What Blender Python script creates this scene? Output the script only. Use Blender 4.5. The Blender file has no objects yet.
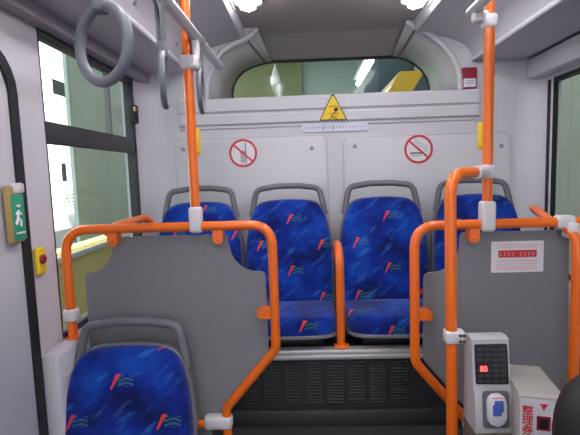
import bpy, bmesh, math, random
from mathutils import Vector, Matrix
random.seed(7)
S = bpy.context.scene
COL = S.collection
PI = math.pi

# ------------------------------------------------------------------ materials
def newmat(name):
    m = bpy.data.materials.new(name); m.use_nodes = True
    nt = m.node_tree
    for n in list(nt.nodes): nt.nodes.remove(n)
    out = nt.nodes.new('ShaderNodeOutputMaterial')
    return m, nt, out

def N(nt, typ, **kw):
    n = nt.nodes.new(typ)
    for k, v in kw.items():
        if k.startswith('i_'):
            n.inputs[k[2:].replace('_', ' ')].default_value = v
        else:
            setattr(n, k, v)
    return n

def math_n(nt, op, a, b=None, c=None):
    n = nt.nodes.new('ShaderNodeMath'); n.operation = op
    for i, v in enumerate((a, b, c)):
        if v is None: continue
        if isinstance(v, (int, float)): n.inputs[i].default_value = v
        else: nt.links.new(v, n.inputs[i])
    return n.outputs[0]

def plastic(name, col, rough=.45, var=.06, scale=14, bump=.0, metal=0.0, spec=.5, coat=0.0):
    m, nt, out = newmat(name)
    b = N(nt, 'ShaderNodeBsdfPrincipled')
    b.inputs['Roughness'].default_value = rough
    b.inputs['Metallic'].default_value = metal
    b.inputs['Specular IOR Level'].default_value = spec
    b.inputs['Coat Weight'].default_value = coat
    tc = N(nt, 'ShaderNodeTexCoord')
    no = N(nt, 'ShaderNodeTexNoise'); no.inputs['Scale'].default_value = scale; no.inputs['Detail'].default_value = 4
    nt.links.new(tc.outputs['Object'], no.inputs['Vector'])
    mx = N(nt, 'ShaderNodeMix', data_type='RGBA')
    nt.links.new(no.outputs['Fac'], mx.inputs['Factor'])
    mx.inputs['A'].default_value = tuple(c * (1 - var) for c in col) + (1,)
    mx.inputs['B'].default_value = tuple(min(1, c * (1 + var)) for c in col) + (1,)
    nt.links.new(mx.outputs['Result'], b.inputs['Base Color'])
    if bump:
        n2 = N(nt, 'ShaderNodeTexNoise'); n2.inputs['Scale'].default_value = 320
        nt.links.new(tc.outputs['Object'], n2.inputs['Vector'])
        bp = N(nt, 'ShaderNodeBump'); bp.inputs['Strength'].default_value = bump; bp.inputs['Distance'].default_value = .002
        nt.links.new(n2.outputs['Fac'], bp.inputs['Height'])
        nt.links.new(bp.outputs['Normal'], b.inputs['Normal'])
    nt.links.new(b.outputs['BSDF'], out.inputs['Surface'])
    return m

def emis(name, col, strength):
    m, nt, out = newmat(name)
    e = N(nt, 'ShaderNodeEmission'); e.inputs['Color'].default_value = col + (1,); e.inputs['Strength'].default_value = strength
    nt.links.new(e.outputs[0], out.inputs['Surface'])
    return m

def glassmat(name, tint, refl=.05):
    m, nt, out = newmat(name)
    t = N(nt, 'ShaderNodeBsdfTransparent'); t.inputs['Color'].default_value = tint + (1,)
    g = N(nt, 'ShaderNodeBsdfGlossy'); g.inputs['Roughness'].default_value = .03
    lw = N(nt, 'ShaderNodeLayerWeight'); lw.inputs['Blend'].default_value = .5
    f = math_n(nt, 'MULTIPLY_ADD', math_n(nt, 'POWER', lw.outputs['Facing'], 4.0), .35, refl * .5)
    mx = N(nt, 'ShaderNodeMixShader')
    nt.links.new(f, mx.inputs[0]); nt.links.new(t.outputs[0], mx.inputs[1]); nt.links.new(g.outputs[0], mx.inputs[2])
    nt.links.new(mx.outputs[0], out.inputs['Surface'])
    return m

def fabricmat():
    m, nt, out = newmat('blue_seat_fabric')
    b = N(nt, 'ShaderNodeBsdfPrincipled'); b.inputs['Roughness'].default_value = .85
    b.inputs['Specular IOR Level'].default_value = .2
    b.inputs['Sheen Weight'].default_value = .15
    tc = N(nt, 'ShaderNodeTexCoord'); oi = N(nt, 'ShaderNodeObjectInfo')
    sp = N(nt, 'ShaderNodeSeparateXYZ'); nt.links.new(tc.outputs['Object'], sp.inputs[0])
    L = nt.links
    rnd = oi.outputs['Random']
    x = math_n(nt, 'ADD', sp.outputs['X'], math_n(nt, 'MULTIPLY', rnd, .23))
    v0 = math_n(nt, 'ADD', sp.outputs['Z'], math_n(nt, 'MULTIPLY', sp.outputs['Y'], .75))
    v = math_n(nt, 'ADD', v0, math_n(nt, 'MULTIPLY', rnd, .61))
    # blotchy blue ground with long diagonal brush strokes
    cb = N(nt, 'ShaderNodeCombineXYZ')
    L.new(x, cb.inputs[0]); L.new(v, cb.inputs[1]); L.new(math_n(nt, 'MULTIPLY', rnd, 9.0), cb.inputs[2])
    n1 = N(nt, 'ShaderNodeTexNoise'); n1.inputs['Scale'].default_value = 7; n1.inputs['Detail'].default_value = 3
    L.new(cb.outputs[0], n1.inputs['Vector'])
    mp = N(nt, 'ShaderNodeCombineXYZ')
    ca, sa = math.cos(math.radians(42)), math.sin(math.radians(42))
    L.new(math_n(nt, 'MULTIPLY', math_n(nt, 'ADD', math_n(nt, 'MULTIPLY', x, ca), math_n(nt, 'MULTIPLY', v, sa)), 8.0), mp.inputs[0])
    L.new(math_n(nt, 'MULTIPLY', math_n(nt, 'SUBTRACT', math_n(nt, 'MULTIPLY', v, ca), math_n(nt, 'MULTIPLY', x, sa)), 30.0), mp.inputs[1])
    L.new(math_n(nt, 'MULTIPLY', rnd, 7.0), mp.inputs[2])
    n2 = N(nt, 'ShaderNodeTexNoise'); n2.inputs['Scale'].default_value = 1.0; n2.inputs['Detail'].default_value = 2
    L.new(mp.outputs[0], n2.inputs['Vector'])
    r1 = N(nt, 'ShaderNodeValToRGB')
    e = r1.color_ramp.elements
    e[0].position = .33; e[0].color = (.0018, .006, .085, 1)
    e[1].position = .72; e[1].color = (.005, .065, .43, 1)
    q = e.new(.52); q.color = (.0025, .022, .25, 1)
    L.new(n1.outputs['Fac'], r1.inputs['Fac'])
    r2 = N(nt, 'ShaderNodeValToRGB')
    r2.color_ramp.elements[0].position = .58; r2.color_ramp.elements[0].color = (0, 0, 0, 1)
    r2.color_ramp.elements[1].position = .72; r2.color_ramp.elements[1].color = (.6, .6, .6, 1)
    L.new(n2.outputs['Fac'], r2.inputs['Fac'])
    m1 = N(nt, 'ShaderNodeMix', data_type='RGBA'); m1.inputs['B'].default_value = (.03, .16, .56, 1)
    L.new(r2.outputs['Color'], m1.inputs['Factor']); L.new(r1.outputs['Color'], m1.inputs['A'])
    # motif: a red slash with green and yellow dashes beside it, set in staggered rows
    PX, PZ = .33, .155
    vr = math_n(nt, 'DIVIDE', v, PZ); row = math_n(nt, 'FLOOR', vr)
    fv = math_n(nt, 'MULTIPLY', math_n(nt, 'SUBTRACT', math_n(nt, 'SUBTRACT', vr, row), .5), PZ)
    odd = math_n(nt, 'MULTIPLY', math_n(nt, 'FLOORED_MODULO', row, 2.0), .5)
    ur = math_n(nt, 'ADD', math_n(nt, 'DIVIDE', x, PX), odd)
    fu = math_n(nt, 'MULTIPLY', math_n(nt, 'SUBTRACT', math_n(nt, 'FRACT', ur), .5), PX)
    sl = math_n(nt, 'SUBTRACT', fu, math_n(nt, 'MULTIPLY', fv, .45))
    red = math_n(nt, 'MULTIPLY', math_n(nt, 'LESS_THAN', math_n(nt, 'ABSOLUTE', sl), math_n(nt, 'MULTIPLY_ADD', fv, .10, .0062)),
                 math_n(nt, 'LESS_THAN', math_n(nt, 'ABSOLUTE', fv), .030))
    gx = math_n(nt, 'MULTIPLY', math_n(nt, 'GREATER_THAN', fu, .012), math_n(nt, 'LESS_THAN', fu, .068))
    wob = math_n(nt, 'MULTIPLY', math_n(nt, 'SINE', math_n(nt, 'MULTIPLY', fu, 110.0)), .004)
    fw = math_n(nt, 'ADD', fv, wob)
    stripes = math_n(nt, 'LESS_THAN', math_n(nt, 'ABSOLUTE', math_n(nt, 'SUBTRACT', math_n(nt, 'FRACT', math_n(nt, 'DIVIDE', fw, .017)), .5)), .26)
    gz = math_n(nt, 'MULTIPLY', math_n(nt, 'GREATER_THAN', fv, -.020), math_n(nt, 'LESS_THAN', fv, .024))
    gr = math_n(nt, 'MULTIPLY', math_n(nt, 'MULTIPLY', gx, gz), math_n(nt, 'MULTIPLY', stripes, .45))
    m2 = N(nt, 'ShaderNodeMix', data_type='RGBA'); m2.inputs['B'].default_value = (.07, .26, .12, 1)
    L.new(gr, m2.inputs['Factor']); L.new(m1.outputs['Result'], m2.inputs['A'])
    m3 = N(nt, 'ShaderNodeMix', data_type='RGBA'); m3.inputs['B'].default_value = (.75, .055, .03, 1)
    L.new(math_n(nt, 'MULTIPLY', red, .9), m3.inputs['Factor']); L.new(m2.outputs['Result'], m3.inputs['A'])
    L.new(m3.outputs['Result'], b.inputs['Base Color'])
    nw = N(nt, 'ShaderNodeTexNoise'); nw.inputs['Scale'].default_value = 500
    L.new(tc.outputs['Object'], nw.inputs['Vector'])
    bp = N(nt, 'ShaderNodeBump'); bp.inputs['Strength'].default_value = .3; bp.inputs['Distance'].default_value = .001
    L.new(nw.outputs['Fac'], bp.inputs['Height']); L.new(bp.outputs['Normal'], b.inputs['Normal'])
    L.new(b.outputs['BSDF'], out.inputs['Surface'])
    return m

def concrete(name, c1, c2, bricks=True):
    m, nt, out = newmat(name)
    b = N(nt, 'ShaderNodeBsdfPrincipled'); b.inputs['Roughness'].default_value = .9
    tc = N(nt, 'ShaderNodeTexCoord')
    no = N(nt, 'ShaderNodeTexNoise'); no.inputs['Scale'].default_value = 1.3; no.inputs['Detail'].default_value = 8
    nt.links.new(tc.outputs['Object'], no.inputs['Vector'])
    mx = N(nt, 'ShaderNodeMix', data_type='RGBA'); mx.inputs['A'].default_value = c1 + (1,); mx.inputs['B'].default_value = c2 + (1,)
    nt.links.new(no.outputs['Fac'], mx.inputs['Factor'])
    res = mx.outputs['Result']
    if bricks:
        sp = N(nt, 'ShaderNodeSeparateXYZ'); nt.links.new(tc.outputs['Object'], sp.inputs[0])
        j = None
        for ax, per in (('Y', 1.2), ('Z', .55)):
            fr = math_n(nt, 'FRACT', math_n(nt, 'DIVIDE', sp.outputs[ax], per))
            ln = math_n(nt, 'LESS_THAN', fr, .022)
            j = ln if j is None else math_n(nt, 'MAXIMUM', j, ln)
        m2 = N(nt, 'ShaderNodeMix', data_type='RGBA'); m2.inputs['B'].default_value = tuple(c * .6 for c in c1) + (1,)
        nt.links.new(math_n(nt, 'MULTIPLY', j, .3), m2.inputs['Factor']); nt.links.new(res, m2.inputs['A'])
        res = m2.outputs['Result']
    nt.links.new(res, b.inputs['Base Color'])
    nt.links.new(b.outputs['BSDF'], out.inputs['Surface'])
    return m

M = dict(
    wall=plastic('lilac_white_plastic', (.60, .585, .635), .5, .04, 5, .12),
    wallback=plastic('back_wall_plastic', (.60, .585, .63), .5, .03, 5, .15),
    groove=plastic('panel_groove', (.42, .405, .45), .6),
    duct=plastic('duct_plastic', (.50, .48, .53), .5, .04, 6, .1),
    ceil=plastic('ceiling_vinyl', (.36, .325, .335), .75, .06, 30, .25),
    alcove=plastic('alcove_plastic', (.47, .47, .475), .6, .04, 8, .1),
    orange=plastic('orange_coated_tube', (.86, .155, .008), .32, .03, 9, 0, 0, .5, .3),
    white=plastic('white_joint_plastic', (.66, .64, .67), .4, .04, 10),
    grey=plastic('grey_partition_board', (.205, .205, .225), .55, .07, 40, .2),
    shell=plastic('seat_shell_grey', (.15, .15, .175), .5),
    handle=plastic('seat_handle_grey', (.14, .14, .16), .45),
    ring=plastic('strap_ring_grey', (.17, .18, .21), .4),
    strap=plastic('strap_webbing_grey', (.16, .165, .18), .8, .1, 60),
    steel=plastic('brushed_steel', (.46, .45, .49), .38, .05, 30, 0, .45),
    alu=plastic('aluminium_edge', (.50, .49, .51), .4, .06, 30, .0, .5),
    rubber=plastic('black_rubber', (.012, .012, .014), .6),
    dark=plastic('dark_riser', (.022, .023, .027), .6, .15, 25, .2),
    slat=plastic('dark_louvre', (.033, .035, .042), .5),
    floor=plastic('dark_floor_vinyl', (.03, .03, .033), .7, .25, 40, .3),
    frame=plastic('window_frame_dark', (.03, .03, .034), .5),
    frameg=plastic('window_bar_grey', (.17, .19, .20), .5),
    headf=plastic('header_trim', (.33, .30, .33), .6, .05, 8, .1),
    red=plastic('sign_red', (.62, .03, .05), .5),
    palered=plastic('sign_pale_red', (.72, .34, .36), .6),
    dred=plastic('deep_red', (.27, .012, .03), .5),
    paper=plastic('sticker_white', (.74, .72, .77), .55, .03),
    paperblue=plastic('sticker_pale_blue', (.66, .66, .80), .55, .03),
    black=plastic('sign_black', (.012, .012, .012), .5),
    greyblue=plastic('print_grey', (.20, .20, .26), .6),
    yellow=plastic('sign_yellow', (.84, .56, .012), .45, .04),
    green=plastic('sign_green', (.02, .30, .17), .5),
    tan=plastic('tan_plastic', (.40, .28, .11), .5),
    machine=plastic('machine_grey_white', (.46, .46, .49), .45, .04),
    cream=plastic('box_cream', (.46, .44, .41), .5, .06),
    brown=plastic('machine_base_brown', (.14, .11, .085), .6),
    screen=plastic('dark_display', (.018, .017, .022), .25, .1, 60),
    led=emis('red_led', (1, .03, .03), 9),
    blue=plastic('print_blue', (.07, .13, .52), .5),
    lamp=emis('fluorescent_diffuser', (1, .975, 1), 15),
    tubeglow=emis('reflection_glow', (.95, 1, 1), 5),
    glass=glassmat('window_glass', (.90, .96, .94)),
    glassr=glassmat('rear_window_glass', (.88, .95, .91), .02),
    fabric=fabricmat(),
    conc=concrete('green_grey_concrete', (.36, .385, .34), (.44, .46, .41)),
    conc2=concrete('pale_green_concrete', (.50, .585, .57), (.60, .69, .67)),
    olive=concrete('olive_sheet', (.26, .27, .16), (.33, .33, .20), False),
    ground=concrete('asphalt', (.10, .10, .105), (.16, .16, .16), False),
    bwall=plastic('building_white_render', (.88, .88, .86), .8, .02, 3),
    bwin=plastic('building_dark_pane', (.012, .014, .016), .8, .06, 14, 0, 0, .1),
    bussteel=plastic('vehicle_yellow_paint', (.85, .46, .015), .35, .03, 2, 0, 0, .5, .4),
    barrier=plastic('barrier_pale_yellow', (.80, .66, .26), .6),
    navy=plastic('dark_slate_paint', (.07, .10, .13), .5),
    leaf=plastic('tree_leaf', (.30, .42, .26), .7, .3, 8),
    bark=plastic('tree_bark', (.10, .07, .05), .9, .3, 20),
    hair=plastic('black_hair', (.016, .017, .017), .5, .4, 60, .5),
    jacket=plastic('dark_jacket_cloth', (.05, .055, .055), .85, .15, 60, .4),
    trouser=plastic('dark_trouser_cloth', (.03, .03, .04), .9, .15, 60, .3),
    skin=plastic('skin', (.62, .36, .25), .55, .05, 30),
    eye=plastic('eye_white', (.75, .73, .70), .3),
    iris=plastic('iris_dark', (.03, .02, .015), .2),
    lip=plastic('lip_skin', (.50, .20, .17), .5),
    shoe=plastic('shoe_black', (.02, .02, .02), .5),
    brass=plastic('brass_latch', (.60, .42, .12), .35, .05, 20, 0, .8),
    screwm=plastic('screw_grey', (.33, .32, .36), .4, .05, 20, 0, .4),
)

# ------------------------------------------------------------------ object helpers
def link(name, me, mat=None, parent=None, smooth=True):
    o = bpy.data.objects.new(name, me); COL.objects.link(o)
    if mat is not None: me.materials.append(mat)
    if parent is not None: o.parent = parent
    if smooth:
        me.shade_smooth() if hasattr(me, 'shade_smooth') else None
    return o

def sharp(me, ang=35):
    try: me.set_sharp_from_angle(angle=math.radians(ang))
    except Exception: pass

def bm_obj(name, bm, mat, parent=None, ang=35):
    bmesh.ops.recalc_face_normals(bm, faces=bm.faces)
    me = bpy.data.meshes.new(name); bm.to_mesh(me); bm.free()
    o = link(name, me, mat, parent); sharp(me, ang)
    return o

def tag(o, label=None, cat=None, group=None, kind=None):
    if label: o['label'] = label
    if cat: o['category'] = cat
    if group: o['group'] = group
    if kind: o['kind'] = kind
    return o

def empty(name, loc, label, cat, group=None):
    o = bpy.data.objects.new(name, None); COL.objects.link(o)
    o.location = loc; o.empty_display_size = .05
    return tag(o, label, cat, group)

def box(bm, x0, x1, y0, y1, z0, z1, bev=0, seg=2, mat=None):
    r = bmesh.ops.create_cube(bm, size=1)
    vs = r['verts']
    for v in vs:
        v.co = Vector(((x0 + x1) / 2 + v.co.x * (x1 - x0), (y0 + y1) / 2 + v.co.y * (y1 - y0), (z0 + z1) / 2 + v.co.z * (z1 - z0)))
        if mat is not None: v.co = mat @ v.co
    if bev:
        es = list({e for v in vs for e in v.link_edges})
        bmesh.ops.bevel(bm, geom=es, offset=bev, segments=seg, affect='EDGES', profile=.5)

def fillet(pts, r, n=8):
    pts = [Vector(p) for p in pts]; out = [pts[0]]
    for i in range(1, len(pts) - 1):
        a, b, c = pts[i - 1], pts[i], pts[i + 1]
        rr = r[i - 1] if isinstance(r, (list, tuple)) else r
        d1 = (a - b); d2 = (c - b); l1, l2 = d1.length, d2.length; d1.normalize(); d2.normalize()
        ang = d1.angle(d2)
        if rr <= 0 or ang > PI - .02: out.append(b); continue
        t = min(rr / math.tan(ang / 2), l1 * .49, l2 * .49)
        p1, p2 = b + d1 * t, b + d2 * t
        for k in range(n + 1):
            s = k / n
            out.append(p1 * (1 - s) ** 2 + b * 2 * s * (1 - s) + p2 * s * s)
    out.append(pts[-1]); return out

def tube(bm, pts, rad, n=16, closed=False, cap=True, flat=None):
    pts = [Vector(p) for p in pts]
    m = len(pts); rings = []
    up = None
    for i, p in enumerate(pts):
        if closed: t = (pts[(i + 1) % m] - pts[i - 1]).normalized()
        else: t = (pts[min(i + 1, m - 1)] - pts[max(i - 1, 0)]).normalized()
        if up is None:
            up = Vector((0, 1, 0)) if abs(t.y) < .9 else Vector((0, 0, 1))
        up = (up - t * up.dot(t)).normalized(); sd = t.cross(up)
        ra = rad[i] if isinstance(rad, (list, tuple)) else rad
        rb = ra * (flat or 1)
        rings.append([bm.verts.new(p + up * math.cos(2 * PI * k / n) * ra + sd * math.sin(2 * PI * k / n) * rb) for k in range(n)])
    rng = range(m) if closed else range(m - 1)
    for i in rng:
        a, b = rings[i], rings[(i + 1) % m]
        for k in range(n): bm.faces.new((a[k], a[(k + 1) % n], b[(k + 1) % n], b[k]))
    if cap and not closed:
        bm.faces.new(rings[0][::-1]); bm.faces.new(rings[-1])

def prism(bm, poly, org, ax, ay, depth, bev=0):
    """polygon in the plane (ax, ay) at org, extruded along depth vector"""
    org, ax, ay, depth = Vector(org), Vector(ax), Vector(ay), Vector(depth)
    a = [bm.verts.new(org + ax * p[0] + ay * p[1]) for p in poly]
    b = [bm.verts.new(v.co + depth) for v in a]
    n = len(poly)
    f1 = bm.faces.new(a); f2 = bm.faces.new(b[::-1])
    for i in range(n): bm.faces.new((a[i], b[i], b[(i + 1) % n], a[(i + 1) % n]))
    if bev:
        es = [e for e in f2.edges]
        bmesh.ops.bevel(bm, geom=es, offset=bev, segments=2, affect='EDGES', profile=.5)

def rrect(x0, x1, y0, y1, r, n=6):
    if not isinstance(r, (list, tuple)): r = (r,) * 4
    out = []
    for (cx, cy, a0, rr) in ((x1 - r[0], y1 - r[0], 0, r[0]), (x0 + r[1], y1 - r[1], 90, r[1]), (x0 + r[2], y0 + r[2], 180, r[2]), (x1 - r[3], y0 + r[3], 270, r[3])):
        if rr <= 0: out.append((cx, cy)); continue
        for k in range(n + 1):
            a = math.radians(a0 + 90 * k / n); out.append((cx + rr * math.cos(a), cy + rr * math.sin(a)))
    return out

def circ(cx, cy, r, n=32): return [(cx + r * math.cos(2 * PI * k / n), cy + r * math.sin(2 * PI * k / n)) for k in range(n)]

def ringband(bm, org, ax, ay, r0, r1, depth, n=40):
    org, ax, ay, depth = Vector(org), Vector(ax), Vector(ay), Vector(depth)
    L = []
    for r, d in ((r0, 0), (r1, 0), (r1, 1), (r0, 1)):
        L.append([bm.verts.new(org + ax * r * math.cos(2 * PI * k / n) + ay * r * math.sin(2 * PI * k / n) + depth * d) for k in range(n)])
    for i in range(4):
        a, b = L[i], L[(i + 1) % 4]
        for k in range(n): bm.faces.new((a[k], a[(k + 1) % n], b[(k + 1) % n], b[k]))

def lathe(bm, prof, org=(0, 0, 0), n=24, mat=None):
    rings = []
    for r, z in prof:
        ring = []
        for k in range(n):
            p = Vector((org[0] + r * math.cos(2 * PI * k / n), org[1] + r * math.sin(2 * PI * k / n), org[2] + z))
            ring.append(bm.verts.new(mat @ p if mat is not None else p))
        rings.append(ring)
    for a, b in zip(rings, rings[1:]):
        for k in range(n): bm.faces.new((a[k], a[(k + 1) % n], b[(k + 1) % n], b[k]))
    bm.faces.new(rings[0][::-1]); bm.faces.new(rings[-1])

def sphere(bm, c, r, sc=(1, 1, 1), u=20, v=14):
    q = bmesh.ops.create_uvsphere(bm, u_segments=u, v_segments=v, radius=r)
    for w in q['verts']: w.co = Vector((c[0] + w.co.x * sc[0], c[1] + w.co.y * sc[1], c[2] + w.co.z * sc[2]))

def NB(): return bmesh.new()

# writing: text curve turned into a mesh, laid on a plane (right, up), thickness along the normal
def text(name, body, size, loc, right, up, mat, parent, depth=.0006, sx=1.0):
    cu = bpy.data.curves.new(name, 'FONT'); cu.body = body; cu.size = size; cu.extrude = depth
    cu.align_x = 'CENTER'; cu.align_y = 'CENTER'; cu.space_line = .95; cu.offset = size * .012
    t = bpy.data.objects.new(name, cu); COL.objects.link(t)
    dg = bpy.context.evaluated_depsgraph_get()
    me = bpy.data.meshes.new_from_object(t.evaluated_get(dg))
    bpy.data.objects.remove(t); bpy.data.curves.remove(cu)
    r, u = Vector(right).normalized(), Vector(up).normalized(); n = r.cross(u)
    m = Matrix((r, u, n)).transposed()
    for v in me.vertices: v.co = m @ Vector((v.co.x * sx, v.co.y, v.co.z)) + Vector(loc)
    me.materials.clear()
    return link(name, me, mat, parent, smooth=False)

X, Y, Z = Vector((1, 0, 0)), Vector((0, 1, 0)), Vector((0, 0, 1))
WL, WR, YB, YF = -1.15, 1.15, 2.62, -1.8     # inner walls, back wall, open front end
CX = -.05                                     # centre line of the ceiling
ZC = 2.34

# ------------------------------------------------------------------ SETTING
def struct(name, bm, mat, parent=None, ang=35):
    o = bm_obj(name, bm, mat, parent, ang)
    if parent is None: o['kind'] = 'structure'
    return o

bm = NB(); box(bm, -1.2, 1.2, YF, 2.7, -.05, 0)
box(bm, -1.2, 1.2, 1.56, 2.7, 0, .33)
struct('floor', bm, M['floor'])

# left wall: pieces round the window opening
wy0, wy1, wz0, wz1 = 1.60, 2.45, .90, 2.035
bm = NB()
box(bm, -1.21, WL, YF, wy0, 0, ZC); box(bm, -1.21, WL, wy1, 3.05, 0, ZC)
box(bm, -1.21, WL, wy0, wy1, 0, wz0); box(bm, -1.21, WL, wy0, wy1, wz1, ZC)
wl = struct('wall_left', bm, M['wall'])
bm = NB(); lathe(bm, [(.012, 0), (.012, .004), (.007, .007)], n=16, mat=Matrix.Translation((WL, 2.55, 1.455)) @ Matrix.Rotation(PI / 2, 4, 'Y'))
bm_obj('screw_cap', bm, M['screwm'], wl)

# right wall
ry0, ry1, rz0, rz1 = .55, 2.52, .90, 1.965
bm = NB()
box(bm, WR, 1.21, YF, ry0, 0, ZC); box(bm, WR, 1.21, ry1, 3.05, 0, ZC)
box(bm, WR, 1.21, ry0, ry1, 0, rz0); box(bm, WR, 1.21, ry0, ry1, rz1, ZC)
wr = struct('wall_right', bm, M['wall'])
bm = NB(); lathe(bm, [(.012, 0), (.012, .004), (.007, .007)], n=16, mat=Matrix.Translation((WR, 2.575, 1.44)) @ Matrix.Rotation(-PI / 2, 4, 'Y'))
bm_obj('screw_cap', bm, M['screwm'], wr)
# header trim above the right window and the left one
bm = NB(); box(bm, 1.06, WR, YF, 2.60, 1.985, 2.095, .012); struct('trim_1', bm, M['wall'])
bm = NB(); box(bm, WL, -1.09, YF, 2.60, 2.045, 2.098, .008); struct('trim_2', bm, M['headf'])
# thick lower wall with ledge under each window
bm = NB(); box(bm, WL, -1.078, 1.44, YB, .0, .895, .012); box(bm, -1.083, -1.071, 1.45, YB, .80, .812, .003)
struct('trim_3', bm, M['wall'])
bm = NB(); box(bm, 1.085, WR, .5, YB, .0, .895, .012); struct('trim_4', bm, M['wall'])

# back wall with the rounded opening of the rear window alcove
portal = [(.395, ZC), (.42, 2.318), (.45, 2.302), (.52, 2.268), (.585, 2.215), (.635, 2.16), (.672, 2.10), (.694, 2.03), (.70, 1.95)]
portal_l = [(-.772, 1.95), (-.766, 2.03), (-.742, 2.10), (-.708, 2.165), (-.668, 2.218), (-.61, 2.25), (-.52, 2.285), (-.485, 2.312), (-.46, ZC)]
poly = [(WL - .05, 0), (WR + .05, 0), (WR + .05, ZC)] + portal + portal_l + [(WL - .05, ZC)]
poly = [poly[0], poly[1], poly[2]] + portal[:] + portal_l[:] + [poly[-1]]
bm = NB(); prism(bm, poly, (0, YB, 0), X, Z, (0, .05, 0))
wb = struct('wall_back', bm, M['wallback'])
for pl in (portal, portal_l):
    bm = NB(); tube(bm, [(p[0], YB, p[1]) for p in pl], .016, 10)
    bm_obj('opening_lip', bm, M['wall'], wb, 80)
# concave corner fillets between back and side walls
for i, sx in enumerate((-1, 1)):
    bm = NB(); xw = WL if sx < 0 else WR; R = .13
    pl = [(xw, YB)] + [(xw - sx * (R - R * math.sin(a)), YB - (R - R * math.cos(a))) for a in [PI / 2 * k / 8 for k in range(9)]]
    prism(bm, pl, (0, 0, .33), X, Y, (0, 0, 1.77)); struct('trim_%d' % (5 + i), bm, M['wall'], ang=60)

# ceiling, slanting down to the rear window
bm = NB()
prism(bm, [(YF, ZC), (2.70, ZC), (2.76, 2.33), (3.02, 2.235), (3.05, 2.5), (YF, 2.5)], (-.72, 0, 0), Y, Z, (1.30, 0, 0))
box(bm, -1.21, -.72, YF, 3.05, ZC, 2.5); box(bm, .58, 1.21, YF, 3.05, ZC, 2.5)
struct('ceiling', bm, M['ceil'])

# alcove skin: from the opening in the back wall to the rear window
win_r = [(.385, 2.238), (.40, 2.237), (.42, 2.235), (.475, 2.22), (.53, 2.19), (.575, 2.15), (.61, 2.10), (.628, 2.04), (.632, 1.96)]
win_l = [(-.682, 1.96), (-.68, 2.04), (-.668, 2.10), (-.64, 2.145), (-.60, 2.185), (-.54, 2.213), (-.45, 2.236), (-.42, 2.238), (-.405, 2.24)]
bm = NB()
for pl, wn in ((portal, win_r), (portal_l, win_l)):
    s = 1 if pl is portal else -1
    A = [bm.verts.new((p[0], YB + .01, p[1])) for p in pl]; B = [bm.verts.new((p[0], 3.0, p[1])) for p in wn]
    for i in range(len(A) - 1): bm.faces.new((A[i], A[i + 1], B[i + 1], B[i]))
o = struct('trim_7', bm, M['alcove'], ang=28)
md = o.modifiers.new('thick', 'SOLIDIFY'); md.thickness = .008; md.offset = 0
bm = NB()
for pl, wn, i in ((portal, win_r, 2), (portal_l, win_l, 6)):
    a = Vector((pl[i][0], YB + .02, pl[i][1])); b = Vector((wn[i][0], 2.98, wn[i][1])); tube(bm, [a, b], .009, 8)
bm_obj('panel_seam', bm, M['handle'], o)
bm = NB(); box(bm, -.80, .73, YB, 3.06, 1.90, 1.95); struct('trim_8', bm, M['wallback'])
# outer rear wall round the window
bm = NB()
box(bm, -1.21, 1.21, 2.98, 3.05, .2, 1.93); box(bm, -1.21, -.70, 2.99, 3.05, 1.93, 2.5); box(bm, .65, 1.21, 2.99, 3.05, 1.93, 2.5); box(bm, -.7, .65, 3.0, 3.05, 2.26, 2.5)
struct('wall_rear', bm, M['frame'])

# rear window
outl = win_l + win_r[:]
bm = NB(); prism(bm, [(-.72, 1.93), (-.70, 2.1), (-.60, 2.22), (-.40, 2.26), (.40, 2.26), (.55, 2.22), (.64, 2.1), (.66, 1.93)], (0, 3.01, 0), X, Z, (0, .006, 0))
w3 = struct('window_3', bm, M['glassr'])
bm = NB(); tube(bm, [(p[0], 2.995, p[1]) for p in win_l + win_r], .011, 8)
bm_obj('gasket', bm, M['rubber'], w3, 80)

# stepped trim under the rear window
bm = NB()
prism(bm, [(0, 1.95), (-.022, 1.945), (-.026, 1.935), (-.026, 1.872), (-.012, 1.862), (-.012, 1.853), (-.024, 1.847), (-.024, 1.80), (-.009, 1.79), (-.009, 1.776), (0, 1.772)], (-.93, YB, 0), Y, Z, (1.73, 0, 0))
struct('trim_9', bm, M['wallback'], ang=20)

# two lift-off panels on the back wall
def lift_panel(x0, x1, z0, z1, label, screws):
    r = empty('access_panel', ((x0 + x1) / 2, YB, z0), label, 'panel', 'access panels on the back wall')
    c = r.location
    bm = NB(); prism(bm, rrect(x0 - c.x - .018, x1 - c.x + .018, 0, z1 - z0 + .018, (.05, .05, .01, .01)), (0, -.003, 0), X, Z, (0, .003, 0), 0); bm_obj('surround', bm, M['wallback'], r)
    bm = NB(); prism(bm, rrect(x0 - c.x - .004, x1 - c.x + .004, 0, z1 - z0 + .004, (.045, .045, .01, .01)), (0, -.0045, 0), X, Z, (0, .0015, 0)); bm_obj('seam', bm, M['groove'], r)
    bm = NB(); prism(bm, rrect(x0 - c.x, x1 - c.x, 0, z1 - z0, (.04, .04, .01, .01)), (0, -.0045, 0), X, Z, (0, -.006, 0), .003); bm_obj('panel_board', bm, M['wallback'], r)
    for sx, sz in screws:
        bm = NB(); lathe(bm, [(.013, 0), (.013, .003), (.008, .006), (.003, .0062)], n=18, mat=Matrix.Translation((sx - c.x, -.0105, sz - z0)) @ Matrix.Rotation(PI / 2, 4, 'X'))
        bm_obj('screw', bm, M['screwm'], r)
    return r
lift_panel(-.972, -.073, .95, 1.715, 'pale panel on the back wall behind the two left rear seats', [(-.161, 1.644), (-.921, 1.664)])
lift_panel(.024, .985, .95, 1.695, 'pale panel on the back wall behind the two right rear seats', [(.089, 1.647), (.93, 1.62)])

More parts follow.
